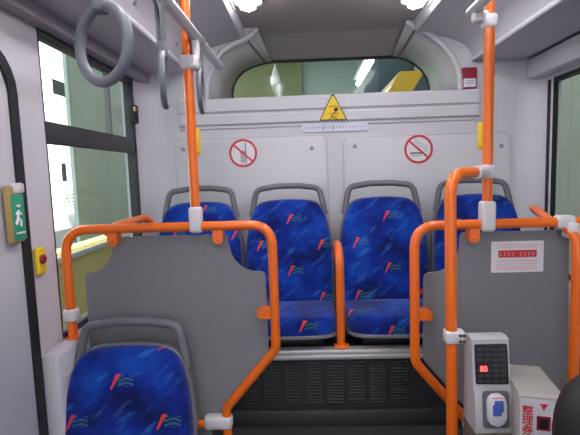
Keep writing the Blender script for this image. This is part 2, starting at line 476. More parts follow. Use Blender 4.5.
# ducts along both sides of the ceiling
prof = [(-1.1, 2.10), (-.85, 2.10), (-.832, 2.103), (-.82, 2.112), (-.814, 2.128), (-.80, 2.165), (-.76, 2.205), (-.68, 2.24), (-.58, 2.265), (-.50, 2.28), (-.485, 2.30), (-.485, ZC), (-1.1, ZC)]
for i, s in enumerate((1, -1)):
    bm = NB(); prism(bm, [(CX + s * p[0], p[1]) for p in prof], (0, YF, 0), X, Z, (0, YB - YF, 0))
    t = struct('trim_%d' % (10 + i), bm, M['duct'], ang=40)
    lip = CX + s * -.818
    bm = NB(); tube(bm, [(lip, YF, 2.113), (lip, YB, 2.113)], .013, 10); bm_obj('duct_lip', bm, M['wall'], t, 80)
    bm = NB()
    for yy in (1.18, 1.75, 2.3):
        lathe(bm, [(.013, 0), (.013, .004), (.007, .007)], n=14, mat=Matrix.Translation((CX + s * -.79, yy, 2.18)) @ Matrix.Rotation(s * math.radians(118), 4, 'Y') )
    bm_obj('duct_screw', bm, M['screwm'], t)

# strip lights
def striplight(s, y1, label):
    xc = CX + s * -.405
    r = empty('strip_light', (xc, 0, ZC), label, 'light', 'ceiling strip lights')
    bm = NB(); prism(bm, rrect(-.068, .068, YF, y1 + .03, .06), (0, 0, 0), X, Y, (0, 0, -.018)); bm_obj('lamp_base', bm, M['wall'], r)
    bm = NB(); prism(bm, rrect(-.036, .036, YF + .02, y1, .035), (0, 0, -.016), X, Y, (0, 0, -.034), .012); bm_obj('diffuser', bm, M['lamp'], r)
    bm = NB(); tube(bm, [(s * -.078, YF, -.03), (s * -.078, y1 + .02, -.03)], .009, 10); bm_obj('chrome_rim', bm, M['steel'], r)
striplight(1, 2.23, 'bright strip light beside the left air duct')
striplight(-1, 2.30, 'bright strip light beside the right air duct')

# left window: upper sliding sash, lower fixed pane
bm = NB()
box(bm, -1.185, -1.14, wy0, wy1, 2.02, 2.05, .004); box(bm, -1.185, -1.14, wy0, wy1, 1.640, 1.720, .006)
box(bm, -1.185, -1.14, wy1 - .03, wy1 + .008, wz0, 2.05, .004); box(bm, -1.185, -1.15, wy0, wy0 + .012, wz0, 2.05, .003)
box(bm, -1.185, -1.14, wy0, wy1, wz0, wz0 + .022, .003)
w1 = struct('window_1', bm, M['frame'])
bm = NB(); box(bm, -1.172, -1.166, wy0, wy1, .91, 1.68); bm_obj('lower_pane', bm, M['glass'], w1)
bm = NB(); box(bm, -1.172, -1.166, wy0, wy1, 1.68, 2.03); bm_obj('upper_pane', bm, M['glass'], w1)
bm = NB(); box(bm, -1.178, -1.155, 2.17, 2.19, 1.715, 2.03, .003); bm_obj('sash_bar', bm, M['frameg'], w1)
bm = NB(); box(bm, -1.15, -1.115, 2.40, 2.45, 1.80, 1.90, .008); lt = bm_obj('latch', bm, M['rubber'], w1)
bm = NB(); box(bm, -1.118, -1.108, 2.38, 2.40, 1.86, 1.885, .003); bm_obj('latch_tab', bm, M['brass'], lt)
# right window
bm = NB()
box(bm, 1.14, 1.19, ry1 - .012, ry1 + .012, rz0, rz1, .004); box(bm, 1.15, 1.19, ry0, ry1, rz1 - .015, rz1 + .01, .004); box(bm, 1.15, 1.19, ry0, ry1, rz0, rz0 + .02, .004); box(bm, 1.14, 1.19, ry0, ry0 + .03, rz0, rz1, .004)
w2 = struct('window_2', bm, M['rubber'])
bm = NB(); box(bm, 1.168, 1.174, ry0, ry1, rz0, rz1); bm_obj('glass_pane', bm, M['glass'], w2)

# door in the left wall with its black rubber seal
bm = NB(); prism(bm, rrect(.60, 1.392, .04, 1.895, .11), (WL, 0, 0), Y, Z, (.012, 0, 0), .004)
d1 = struct('door_1', bm, M['wall'])
o_, i_ = rrect(.56, 1.432, .0, 1.935, .15), rrect(.60, 1.392, .04, 1.895, .11)
bm = NB(); n = len(o_)
L4 = [[bm.verts.new((WL + d, p[0], p[1])) for p in pl] for pl, d in ((i_, 0), (i_, .02), (o_, .02), (o_, 0))]
for k in range(3):
    for j in range(n): bm.faces.new((L4[k][j], L4[k][(j + 1) % n], L4[k + 1][(j + 1) % n], L4[k + 1][j]))
bm_obj('door_seal', bm, M['rubber'], d1)

# seat platform (engine box) with louvred front
bm = NB(); box(bm, -1.07, 1.08, 1.96, YB, .33, .672); pf = struct('trim_12', bm, M['dark'])
bm = NB(); box(bm, -1.07, 1.08, 1.945, 2.00, .664, .692, .008); box(bm, -1.07, 1.08, 1.938, 1.962, .648, .668, .004); bm_obj('edge_strip', bm, M['alu'], pf)
for c in range(9):
    x0 = -.62 + c * .098
    bm = NB()
    for k in range(14):
        z = .435 + k * .0145; box(bm, x0, x0 + .078, 1.948, 1.962, z, z + .007, .002, 1)
    bm_obj('louvre', bm, M['slat'], pf)
bm = NB(); box(bm, -1.07, 1.08, 1.935, 1.96, .33, .405, .006); bm_obj('kick_plate', bm, M['slat'], pf)

# ------------------------------------------------------------------ SEATS
def pad(bm, outline, t, crown, tr, rings=7):
    """upholstered pad: closed outline in XZ at y=0 (back), front towards -y"""
    cx = sum(p[0] for p in outline) / len(outline); cz = sum(p[1] for p in outline) / len(outline)
    n = len(outline)
    lay = [(1.0, 0.0), (1.0, -t * .45)]
    for k in range(1, 6):
        a = PI / 2 * k / 5; lay.append((1 - tr * (1 - math.cos(a)), -t * .45 - t * .55 * math.sin(a)))
    s0 = lay[-1][0]
    for k in range(1, rings): s = s0 * (1 - k / rings); lay.append((s, -t - crown * (1 - (s / s0) ** 2)))
    R = [[bm.verts.new((cx + (p[0] - cx) * s, y, cz + (p[1] - cz) * s)) for p in outline] for s, y in lay]
    for a, b in zip(R, R[1:]):
        for j in range(n): bm.faces.new((a[j], a[(j + 1) % n], b[(j + 1) % n], b[j]))
    bm.faces.new(R[0]); c = bm.verts.new((cx, -t - crown, cz))
    for j in range(n): bm.faces.new((R[-1][j], R[-1][(j + 1) % n], c))

def smooth_poly(pts, n=5, r=.05):
    f = [Vector((p[0], p[1], 0)) for p in pts]; out = []
    m = len(f)
    for i in range(m):
        a, b, c = f[i - 1], f[i], f[(i + 1) % m]
        rr = pts[i][2] if len(pts[i]) > 2 else r
        d1, d2 = a - b, c - b; l1, l2 = d1.length, d2.length; d1.normalize(); d2.normalize()
        t = min(rr, l1 * .48, l2 * .48); p1, p2 = b + d1 * t, b + d2 * t
        for k in range(n + 1):
            s = k / n; q = p1 * (1 - s) ** 2 + b * 2 * s * (1 - s) + p2 * s * s; out.append((q.x, q.y))
    return out

def make_seat(label, group, base):
    """origin on the floor under the middle of the back; cushion top at base+.11 ; seat faces -y"""
    r = empty('bus_seat', (0, 0, 0), label, 'seat', group)
    H = base
    lean = Matrix.Translation((0, .0, H + .085)) @ Matrix.Rotation(math.radians(-9), 4, 'X')
    ol = smooth_poly([(-.228, -.03, .03), (.228, -.03, .03), (.238, .22, .2), (.226, .40, .15), (.180, .555, .075), (0, .572, .1), (-.180, .555, .075), (-.226, .40, .15), (-.238, .22, .2)], 5)
    bm = NB(); pad(bm, ol, .055, .012, .09); bm.transform(lean); bm_obj('backrest', bm, M['fabric'], r, 80)
    ol2 = [(p[0] * 1.035, (p[1] - .3) * 1.02 + .3) for p in ol]
    bm = NB(); pad(bm, ol2, .03, .0, .03, 3); bm.transform(lean @ Matrix.Translation((0, .022, 0))); bm_obj('back_shell', bm, M['shell'], r, 60)
    # cushion
    cu = smooth_poly([(-.225, 0, .03), (.225, 0, .03), (.238, .14, .1), (.232, .405, .10), (0, .425, .2), (-.232, .405, .10), (-.238, .14, .1)], 5)
    flat = Matrix.Translation((0, .03, H + .035)) @ Matrix.Rotation(math.radians(90 - 4), 4, 'X')
    # pad front (-y) -> up (+z); outline z -> forward (-y)
    tilt = Matrix.Translation((0, -.0, H + .02)) @ Matrix.Rotation(math.radians(-4), 4, 'X') @ Matrix(((1, 0, 0, 0), (0, 0, -1, 0), (0, -1, 0, 0), (0, 0, 0, 1)))
    bm = NB(); pad(bm, cu, .082, .012, .08); bm.transform(tilt); bm_obj('cushion', bm, M['fabric'], r, 80)
    cu2 = [(p[0] * 1.03, (p[1] - .2) * 1.02 + .2) for p in cu]
    bm = NB(); pad(bm, cu2, .016, 0, .03, 3); bm.transform(Matrix.Translation((0, 0, -.012)) @ tilt); bm_obj('cushion_shell', bm, M['shell'], r, 60)
    # grab handle on top
    hp = fillet([(-.206, .012, .48), (-.176, .012, .632), (-.06, .012, .648), (.06, .012, .648), (.176, .012, .632), (.206, .012, .48)], [.05, .1, .1, .05], 8)
    bm = NB(); tube(bm, hp, .0165, 14); bm.transform(lean); bm_obj('grab_handle', bm, M['handle'], r, 80)
    # support
    bm = NB(); box(bm, -.17, .17, -.33, -.02, 0, H + .012, .01); bm_obj('base_frame', bm, M['rubber'], r)
    return r

def copy_tree(o, parent=None):
    c = o.copy(); COL.objects.link(c)
    if parent is not None: c.parent = parent
    for ch in list(o.children): copy_tree(ch, c)
    return c

PLAT = .672
REAR = [(-.80, 'blue patterned rear seat in the left corner, half hidden by the grey partition'),
        (-.305, 'blue patterned rear seat just left of the middle orange bar'),
        (.212, 'blue patterned rear seat just right of the middle orange bar'),
        (.715, 'blue patterned rear seat in the right corner behind the white notice')]
proto = make_seat(REAR[0][1], 'row of rear seats', .036)
for i, (sx, lab) in enumerate(REAR):
    o = proto if i == 0 else copy_tree(proto)
    o.location = (sx, 2.36, PLAT); o['label'] = lab
fs = make_seat('large blue patterned seat in the left foreground, before the grey partition', None, .245)
fs.location = (-.865, 1.46, -.0)

# ------------------------------------------------------------------ GRAB RAILS AND PARTITIONS
TR = .0178
def tab(parent, p, ax):           # round ended mounting lug that holds the board to the tube
    bm = NB()
    ax = Vector(ax)
    side = Vector((-ax.z, 0, ax.x))
    pl = [(-.019, 0), (.019, 0), (.019, .035)] + [(.019 * math.cos(a), .035 + .019 * math.sin(a)) for a in [PI * k / 10 for k in range(1, 10)]] + [(-.019, .035)]
    prism(bm, pl, Vector(p) + Vector((0, -.008, 0)), side, ax, (0, .041, 0), 0)
    lathe(bm, [(.007, 0), (.007, .004), (.003, .006)], n=12, mat=Matrix.Translation(Vector(p) + ax * .036 + Vector((0, -.008, 0))) @ Matrix.Rotation(PI / 2, 4, 'X'))
    bm_obj('mounting_lug', bm, M['orange'], parent)

def sleeve(parent, c, w, h, name='joint_sleeve', d=None):
    bm = NB(); d = d or w
    box(bm, c[0] - w / 2, c[0] + w / 2, c[1] - d / 2, c[1] + d / 2, c[2] - h / 2, c[2] + h / 2, min(w, h, d) * .28, 3)
    return bm_obj(name, bm, M['white'], parent, 50)

PY = 1.62
L = empty('partition', (-.75, PY, .33), 'grey partition board in an orange tube frame behind the front left seat', 'partition', 'partitions')
def rel(root, pts): return [Vector(p) - root.location for p in pts]
fr = fillet([(-1.12, PY, .90), (-1.12, PY, 1.314), (-.333, PY, 1.314), (-.333, PY, .835), (-.535, PY, .60), (-.535, PY, .54)], [.095, .085, .07, .05])
bm = NB(); tube(bm, rel(L, fr), TR); bm_obj('frame_tube', bm, M['orange'], L, 80)
bm = NB(); tube(bm, rel(L, [(-1.06, PY, .535), (-.56, PY, .535)]), TR); bm_obj('lower_tube', bm, M['orange'], L, 80)
bm = NB(); tube(bm, rel(L, [(-.535, PY, .52), (-.535, PY, .33)]), TR); bm_obj('frame_foot', bm, M['orange'], L, 80)
sleeve(L, Vector((-.568, PY, .545)) - L.location, .11, .052, 'elbow_clamp', .05)
sleeve(L, Vector((-1.12, PY, .985)) - L.location, .052, .05)
bm = NB(); lathe(bm, [(.034, 0), (.034, .006), (.022, .012)], n=20, mat=Matrix.Translation(Vector((-1.112, PY, .893)) - L.location)); bm_obj('foot_flange', bm, M['orange'], L)
for p, ax in (((-.935, PY, 1.30), (0, 0, -1)), ((-.535, PY, 1.30), (0, 0, -1)), ((-.347, PY, .975), (-1, 0, 0))): tab(L, Vector(p) - L.location, ax)
bm = NB(); tube(bm, rel(L, fillet([(-.915, 1.98, 1.30), (-.935, 1.95, 1.322), (-.955, 1.70, 1.315), (-.955, PY, 1.30)], .02)), TR * .95); bm_obj('rear_grip', bm, M['orange'], L, 80)

def arc(cx, cz, r, a0, a1, n=8): return [(cx + r * math.cos(math.radians(a0 + (a1 - a0) * k / n)), cz + r * math.sin(math.radians(a0 + (a1 - a0) * k / n))) for k in range(n + 1)]
KZ = .83
up = [(-1.072, KZ), (-1.072, 1.10)] + arc(-1.05, 1.12, .022, 180, 90, 3) + [(-1.04, 1.142)] + arc(-1.055, 1.242, .10, -75, 0, 8) + [(-.952, 1.262)] + arc(-.937, 1.262, .015, 180, 90, 3)
up += [(-.52, 1.277)] + arc(-.52, 1.262, .015, 90, 0, 3) + [(-.503, 1.23)] + arc(-.395, 1.235, .105, 180, 262, 8) + [(-.385, 1.13)] + arc(-.38, 1.115, .013, 80, 0, 3) + [(-.365, KZ)]
bm = NB(); prism(bm, [(p[0] - L.location.x, p[1] - L.location.z) for p in up], (0, .032, 0), X, Z, (0, .009, 0)); bm_obj('board', bm, M['grey'], L)
lo = [(-1.072, 0), (-.365, 0), (-.365, -.04), (-.545, -.265), (-.60, -.29), (-.60, -.42), (-1.072, -.42)]
tl = Vector((0, -.18, 1)).normalized()
bm = NB(); prism(bm, [(p[0] - L.location.x, p[1] * 1) for p in lo], (0, .032, KZ - L.location.z), X, Vector((0, .05, 1)).normalized(), (0, .009, 0)); bm_obj('lower_board', bm, M['grey'], L)

# upright pole on the left partition
def fixed_button(parent, c, side):
    bm = NB(); box(bm, c[0] - .012, c[0] + .022 * 1, c[1] - .02, c[1] + .02, c[2] - .05, c[2] + .05, .010, 3)
    b = bm_obj('button_case', bm, M['yellow'], parent, 50)
    return b
P = empty('grab_pole', (-.615, PY, 1.314), 'tall orange pole rising from the left partition to the ceiling', 'pole', 'upright poles')
bm = NB(); tube(bm, [(0, 0, 0), (0, 0, .98)], TR); bm_obj('pole_tube', bm, M['orange'], P, 80)
bm = NB(); box(bm, -.0235, .0235, -.024, .024, -.024, .075, .012, 3); bm_obj('foot_sleeve', bm, M['white'], P, 50)
B = empty('stop_button', (-.608, 1.650, 1.63), 'yellow stop button on the back of the left orange pole', 'button', 'stop buttons on the poles')
bm = NB(); box(bm, -.014, .016, -.014, .024, -.05, .05, .012, 3); bm_obj('button_case', bm, M['yellow'], B, 50)
bm = NB(); lathe(bm, [(.010, 0), (.010, .003), (.007, .005)], n=16, mat=Matrix.Translation((0, .024, .005)) @ Matrix.Rotation(-PI / 2, 4, 'X')); bm_obj('push_cap', bm, M['red'], B)

# right partition
Rr = empty('partition', (.6, PY, .33), 'grey partition board with a white notice in an orange tube frame at right', 'partition', 'partitions')
fr = fillet([(1.148, PY, 1.294), (.192, PY, 1.294), (.192, PY, .775), (.40, PY, .525), (.40, PY, .33)], [.085, .07, .05])
bm = NB(); tube(bm, rel(Rr, fr), TR); bm_obj('frame_tube', bm, M['orange'], Rr, 80)
bm = NB(); tube(bm, rel(Rr, fillet([(.735, PY - .01, 1.275), (.748, PY - .045, 1.24), (.750, PY - .05, 1.16), (.750, PY - .05, 0)], .05)), TR); bm_obj('side_post', bm, M['orange'], Rr, 80)
bm = NB(); box(bm, -.034, .03, -.025, .025, -.024, .025, .012, 3); box(bm, -.006, .034, -.045, .018, -.058, .0, .012, 3); bm.transform(Matrix.Translation(Vector((.732, PY, 1.294)) - Rr.location)); bm_obj('tee_joint', bm, M['white'], Rr, 50)
sleeve(Rr, Vector((.40, PY, .53)) - Rr.location, .052, .06, 'elbow_clamp')
for p, ax in (((.408, PY, 1.28), (0, 0, -1)), ((.206, PY, .957), (1, 0, 0))): tab(Rr, Vector(p) - Rr.location, ax)
bm = NB(); tube(bm, rel(Rr, fillet([(.835, 1.99, 1.29), (.80, 1.98, 1.315), (.735, 1.72, 1.285), (.72, 1.63, 1.283)], .03)), TR * 1.0); bm_obj('rear_grip', bm, M['orange'], Rr, 80)
up = [(.778, KZ - .02), (.768, 1.23)] + arc(.738, 1.23, .03, 0, 90, 5) + [(.39, 1.26)] + arc(.385, 1.245, .015, 90, 180, 3) + [(.368, 1.20)] + arc(.263, 1.215, .105, 0, -75, 8) + [(.262, 1.11)] + arc(.255, 1.09, .02, 90, 180, 3) + [(.232, KZ - .02)]
bm = NB(); prism(bm, [(p[0] - Rr.location.x, p[1] - Rr.location.z) for p in up], (0, .032, 0), X, Z, (0, .009, 0)); bm_obj('board', bm, M['grey'], Rr)
lo = [(.778, 0), (.232, 0), (.232, -.04), (.43, -.28), (.43, -.45), (.778, -.45)]
bm = NB(); prism(bm, [(p[0] - Rr.location.x, p[1]) for p in lo], (0, .032, KZ - .02 - Rr.location.z), X, Vector((0, .05, 1)).normalized(), (0, .009, 0)); bm_obj('lower_board', bm, M['grey'], Rr)

bm = NB(); lathe(bm, [(.034, 0), (.034, .006), (.022, .012)], n=20, mat=Matrix.Translation(Vector((1.149, PY, 1.294)) - Rr.location) @ Matrix.Rotation(-PI / 2, 4, 'Y')); bm_obj('wall_flange', bm, M['orange'], Rr)
# notice on the right partition
NS = empty('notice', (.580, PY + .032, 1.164), 'white notice with a red band on the right grey partition', 'sign')
bm = NB(); prism(bm, rrect(-.096, .096, -.059, .059, .005), (0, 0, 0), X, Z, (0, -.0015, 0)); bm_obj('notice_sheet', bm, M['paper'], NS)
bm = NB(); box(bm, -.07, .07, -.003, -.0015, -.002, .025); bm_obj('red_band', bm, M['red'], NS)
bm = NB()
for q in range(9):
    xq = -.062 + q * .0148
    if q == 4:
        bm_obj('band_word', bm, M['palered'], NS); bm = NB(); continue
    box(bm, xq - .004, xq + .004, -.0036, -.003, .006, .008); box(bm, xq - .001, xq + .001, -.0036, -.003, .004, .018); box(bm, xq - .0045, xq + .003, -.0036, -.003, .014, .016)
bm_obj('band_word', bm, M['palered'], NS)
for zz, x0, x1 in ((.044, -.075, .075), (.036, -.07, .072), (-.016, -.076, .076), (-.027, -.076, .07), (-.038, -.076, .055), (-.046, -.076, .074)):
    xx = x0; bm = NB()
    while xx < x1:
        w = random.uniform(.003, .006); box(bm, xx, min(xx + w, x1), -.0024, -.0015, zz - .0018, zz + .0018); xx += w + .0022
    bm_obj('writing_line', bm, M['palered'], NS)

# upright pole on the right partition
P2 = empty('grab_pole', (.454, PY, 1.294), 'tall orange pole rising from the right partition to the ceiling', 'pole', 'upright poles')
bm = NB(); tube(bm, [(0, 0, 0), (0, 0, .97)], TR); bm_obj('pole_tube', bm, M['orange'], P2, 80)
bm = NB(); box(bm, -.0255, .0255, -.026, .026, -.026, .085, .012, 3); bm_obj('foot_sleeve', bm, M['white'], P2, 50)
B = empty('stop_button', (.449, 1.650, 1.615), 'yellow stop button on the back of the right orange pole', 'button', 'stop buttons on the poles')
bm = NB(); box(bm, -.016, .014, -.014, .024, -.05, .05, .012, 3); bm_obj('button_case', bm, M['yellow'], B, 50)
bm = NB(); lathe(bm, [(.010, 0), (.010, .003), (.007, .005)], n=16, mat=Matrix.Translation((0, .024, .005)) @ Matrix.Rotation(-PI / 2, 4, 'X')); bm_obj('push_cap', bm, M['red'], B)

# hooked pole that carries the card reader
P3 = empty('hooked_pole', (.284, 1.45, 0), 'orange pole with a hooked top clamped to the right upright pole', 'pole')
pts = fillet([(.284, 1.45, 0), (.266, 1.45, 1.484), (.415, 1.59, 1.484), ], .085)
bm = NB(); tube(bm, rel(P3, pts), TR * 1.05); bm_obj('pole_tube', bm, M['orange'], P3, 80)
bm = NB()
dv = (Vector((.454, PY, 1.484)) - Vector((.266, 1.45, 1.484))).normalized()
tube(bm, rel(P3, [Vector((.454, PY, 1.484)) - dv * .085, Vector((.454, PY, 1.484)) - dv * .02]), .0235, 16)
box(bm, .454 - .026, .454 + .026, PY - .026, PY + .026, 1.458, 1.510, .014, 3, Matrix.Translation(-P3.location)); bm_obj('top_clamp', bm, M['white'], P3, 50)

# middle grab bar between the rear seats
P4 = empty('grab_bar', (-.058, 1.985, .692), 'short curved orange bar between the two middle rear seats', 'rail')
pts = fillet([(0, 0, 0), (0, 0, .445), (0, .16, .46), (0, .30, .37)], [.09, .10], 8)
bm = NB(); tube(bm, pts, TR * 1.1); bm_obj('bar_tube', bm, M['orange'], P4, 80)
bm = NB(); lathe(bm, [(.036, 0), (.036, .006), (.022, .014)], n=20); bm_obj('foot_flange', bm, M['orange'], P4)

# ------------------------------------------------------------------ OVERHEAD RAILS AND STRAPS
RX, RZ = -.583, 2.0
H1 = empty('overhead_rail', (RX, 0, RZ), 'silver overhead rail along the left air duct with three hanging straps', 'rail', 'overhead rails')
pts = [(0, YF + .2, 0), (0, 2.06, 0), (0, 2.068, 0), (0, 2.074, 0)]
bm = NB(); tube(bm, pts, [.019, .019, .016, .009]); bm_obj('rail_tube', bm, M['steel'], H1, 80)
bm = NB(); box(bm, -.058, .012, PY - .026, PY + .026, -.118, -.066, .014, 3); box(bm, -.012, .012, PY - .018, PY + .018, -.10, -.01, .008, 3); bm_obj('rail_clamp', bm, M['white'], H1, 50)
for yy in (.55, -.8):
    bm = NB(); tube(bm, [(0, yy, 0), (0, yy, .265)], .013); bm_obj('rail_hanger', bm, M['steel'], H1, 80)
H2 = empty('overhead_rail', (.405, 0, 2.05), 'short silver overhead rail end at the top of the right orange pole', 'rail', 'overhead rails')
pts = [(0, YF + .2, 0), (0, 1.66, 0), (0, 1.668, 0), (0, 1.674, 0)]
bm = NB(); tube(bm, pts, [.019, .019, .016, .009]); bm_obj('rail_tube', bm, M['steel'], H2, 80)
bm = NB(); box(bm, .024, .074, PY - .025, PY + .024, -.070, -.020, .015, 3); box(bm, -.012, .045, PY - .018, PY + .018, -.048, -.008, .011, 3); bm_obj('rail_clamp', bm, M['white'], H2, 50)
bm = NB(); tube(bm, [(0, .3, 0), (0, .3, .25)], .013); bm_obj('rail_hanger', bm, M['steel'], H2, 80)

def strap(y, drop, rr, rt, rz, label, tilt=0):
    r = empty('hanging_strap', (RX, y, RZ), label, 'strap', 'hanging straps on the left rail')
    # webbing loop over the rail, tapering down to the ring
    w = .013
    bm = NB()
    for s in (-1, 1):
        prism(bm, [(s * .0195, 0), (s * .006, -.045), (s * .003, -drop), (s * .009, -drop), (s * .011, -.04), (s * .024, 0)], (0, -w, 0), X, Z, (0, 2 * w, 0))
    ring = []
    for k in range(13):
        a = PI * k / 12; ring.append((.024 * math.cos(a), .024 * math.sin(a)))
    prism(bm, ring + [(p[0] * .83, p[1] * .83) for p in ring[::-1]], (0, -w, 0), X, Z, (0, 2 * w, 0))
    bm_obj('strap_webbing', bm, M['strap'], r)
    bm = NB(); box(bm, -.012, .012, -.017, .017, -drop - .012, -drop + .035, .006, 2); bm_obj('strap_buckle', bm, M['strap'], r, 50)
    bm = NB()
    pr_ = [(rr * math.cos(2 * PI * k / 40), 0, rr * math.sin(2 * PI * k / 40)) for k in range(40)]
    tube(bm, pr_, rt, 14, closed=True)
    bm.transform(Matrix.Translation((0, 0, -drop - rr)) @ Matrix.Rotation(math.radians(rz), 4, 'Z') @ Matrix.Rotation(tilt, 4, 'Y'))
    bm_obj('ring', bm, M['ring'], r, 80)
    return r
strap(.862, .172, .070, .0105, -28, 'grey ring strap in the left foreground, nearest of the hanging straps')
strap(1.23, .165, .069, .0095, 103, 'middle hanging strap, its grey ring seen edge-on')
strap(1.67, .112, .074, .0095, 98, 'hanging strap right of the left orange pole, farthest of the three')

# ------------------------------------------------------------------ SIGNS AND STICKERS
YS = YB - .0105          # face of the lift-off panels
def ban_sign(loc, label, r=.083):
    s = empty('prohibition_sign', loc, label, 'sign', 'round prohibition signs')
    bm = NB(); prism(bm, circ(0, 0, r, 40), (0, 0, 0), X, Z, (0, -.001, 0)); bm_obj('sign_disc', bm, M['paper'], s)
    bm = NB(); ringband(bm, (0, -.0012, 0), X, Z, r * .84, r, (0, -.0006, 0)); bm_obj('red_ring', bm, M['red'], s)
    q = math.radians(-42); d = X * math.cos(q) + Z * math.sin(q); n_ = Vector((-d.z, 0, d.x))
    bm = NB(); prism(bm, [(-r * .86, -.0055), (r * .86, -.0055), (r * .86, .0055), (-r * .86, .0055)], (0, -.0022, 0), d, n_, (0, -.0006, 0)); bm_obj('red_bar', bm, M['red'], s)
    return s
s = ban_sign((-.567, YS, 1.628), 'round sign with a crossed-out mobile phone on the left back panel')
bm = NB(); prism(bm, rrect(-.016, .021, -.055, .012, .004), (0, -.001, 0), X, Z, (0, -.0008, 0)); prism(bm, rrect(.012, .019, .012, .062, .002), (0, -.001, 0), X, Z, (0, -.0008, 0))
ph = bm_obj('phone_body', bm, M['greyblue'], s)
bm = NB(); prism(bm, rrect(-.012, .010, .014, .048, .004), (0, -.001, 0), X, Z, (0, -.0008, 0)); bm_obj('phone_flap', bm, M['paperblue'], s)
bm = NB()
for a in range(3):
    for b in range(4): box(bm, -.012 + a * .011, -.005 + a * .011, -.0022, -.0017, -.05 + b * .013, -.043 + b * .013)
bm_obj('phone_keys', bm, M['paper'], ph)
bm = NB(); box(bm, -.02, .022, -.002, -.001, -.066, -.063); bm_obj('sign_caption', bm, M['greyblue'], s)
s = ban_sign((.457, YS, 1.617), 'round sign with a crossed-out cigarette on the right back panel')
bm = NB(); box(bm, -.048, .018, -.0018, -.001, -.028, -.016); c = bm_obj('cigarette', bm, M['greyblue'], s)
bm = NB(); box(bm, .02, .03, -.0018, -.001, -.028, -.016); bm_obj('cigarette_tip', bm, M['black'], s)
for off in (0, .018):
    pts = fillet([(.03 + off * .6, -.0015, -.012), (.05, -.0015, .004 + off), (.022, -.0015, .012 + off), (-.002, -.0015, .02 + off), (-.012, -.0015, .036 + off), (-.028, -.0015, .044 + off * .6)], .02, 4)
    bm = NB(); tube(bm, pts, .0032, 6, flat=.3); bm_obj('smoke_curl', bm, M['greyblue'], s)
bm = NB()
for q in range(7): box(bm, -.045 + q * .009, -.039 + q * .009, -.0018, -.001, -.040, -.034)
bm_obj('sign_caption', bm, M['greyblue'], s)

s = empty('warning_sign', (-.034, YB - .027, 1.798), 'yellow warning triangle with a black figure under the rear window', 'sign')
def tri(k): return [(-.081 * k, .0 + (1 - k) * .05), (.081 * k, .0 + (1 - k) * .05), (.006 * k, .146 * k + (1 - k) * .05), (-.006 * k, .146 * k + (1 - k) * .05)]
bm = NB(); prism(bm, tri(1.0), (0, 0, 0), X, Z, (0, -.001, 0)); bm_obj('black_border', bm, M['black'], s)
bm = NB(); prism(bm, tri(.90), (0, -.001, 0), X, Z, (0, -.0006, 0)); bm_obj('yellow_face', bm, M['yellow'], s)
bm = NB()
def pline(pts, r): tube(bm, [(p[0], -.0018, p[1]) for p in pts], r, 8, flat=.2)
def dot(cx, cz, r): prism(bm, circ(cx, cz, r, 16), (0, -.0016, 0), X, Z, (0, -.0006, 0))
dot(.016, .060, .012); pline([(.012, .05), (-.008, .032), (-.008, .018)], .011); pline([(-.008, .02), (.012, .014), (.022, .006)], .0075); pline([(-.008, .02), (-.020, .012), (-.030, .007)], .008)
pline([(.004, .044), (.022, .036), (.03, .044)], .005); pline([(-.024, .079), (.02, .083), (.036, .062)], .005); pline([(-.012, .048), (-.026, .038)], .006)
bm_obj('black_figure', bm, M['black'], s)
s = empty('caption_strip', (-.024, YB, 1.76), 'white strip of small print below the yellow warning triangle', 'sign')
bm = NB(); prism(bm, rrect(-.192, .192, -.024, .026, .004), (0, 0, 0), X, Z, (0, -.0105, 0)); bm_obj('strip_sheet', bm, M['paperblue'], s)
bm = NB(); 
for q in range(18):
    xq = -.168 + q * .0196; big = q in (5, 8); h = .014 if big else random.uniform(.005, .009)
    box(bm, xq - .005, xq + .005, -.0115, -.0105, -.001, .001); box(bm, xq - .001, xq + .0012, -.0115, -.0105, -h, h)
    if random.random() < .6 or big: box(bm, xq - .004, xq + .003, -.0115, -.0105, h * .5, h * .5 + .002)
    if big: box(bm, xq - .006, xq + .006, -.0115, -.0105, -.009, -.006); box(bm, xq + .003, xq + .006, -.0115, -.0105, -.012, .012)
bm_obj('small_print', bm, M['greyblue'], s)

s = empty('red_sticker_box', (.745, YB, 2.01), 'small dark red and white sticker right of the rear window', 'sign')
bm = NB(); box(bm, -.042, .042, -.014, 0, -.062, .058, .005); bm_obj('sticker_back', bm, M['dred'], s)
bm = NB(); box(bm, -.034, .034, -.0155, -.013, -.052, -.004, .003); w_ = bm_obj('white_field', bm, M['paper'], s)
bm = NB()
for zz in (-.018, -.03):
    for q in range(6): box(bm, -.027 + q * .009, -.021 + q * .009, -.0162, -.0155, zz - .003, zz + .003)
bm_obj('field_writing', bm, M['greyblue'], w_)
bm = NB(); box(bm, -.03, .03, -.0152, -.014, .012, .044); bm_obj('red_field', bm, M['red'] if False else M['dred'], s)

s = empty('emergency_door_sign', (WL + .02, 1.350, 1.40), 'green emergency sign in a tan case on the door seal', 'sign')
bm = NB(); box(bm, 0, .018, -.038, .030, -.09, .09, .006); bm_obj('tan_case', bm, M['tan'], s)
bm = NB(); box(bm, .016, .021, -.026, .032, -.082, .062, .002); g_ = bm_obj('green_face', bm, M['green'], s)
bm = NB(); box(bm, .0, .024, -.012, .04, .064, .098, .008); bm_obj('clear_cap', bm, M['white'], s)
bm = NB()
def gl(pts, r): tube(bm, [(.0216, p[0], p[1]) for p in pts], r, 8, flat=1)
gl([(0, .022), (.0, .03)], .007); gl([(0, .012), (-.006, -.012), (-.016, -.032)], .0045); gl([(-.006, -.012), (.008, -.022), (.006, -.04)], .004); gl([(0, .008), (.014, -.002)], .003); gl([(0, .01), (-.014, .0)], .003)
gl([(-.018, -.06), (.022, -.06)], .003)
bm_obj('white_figure', bm, M['paper'], g_)

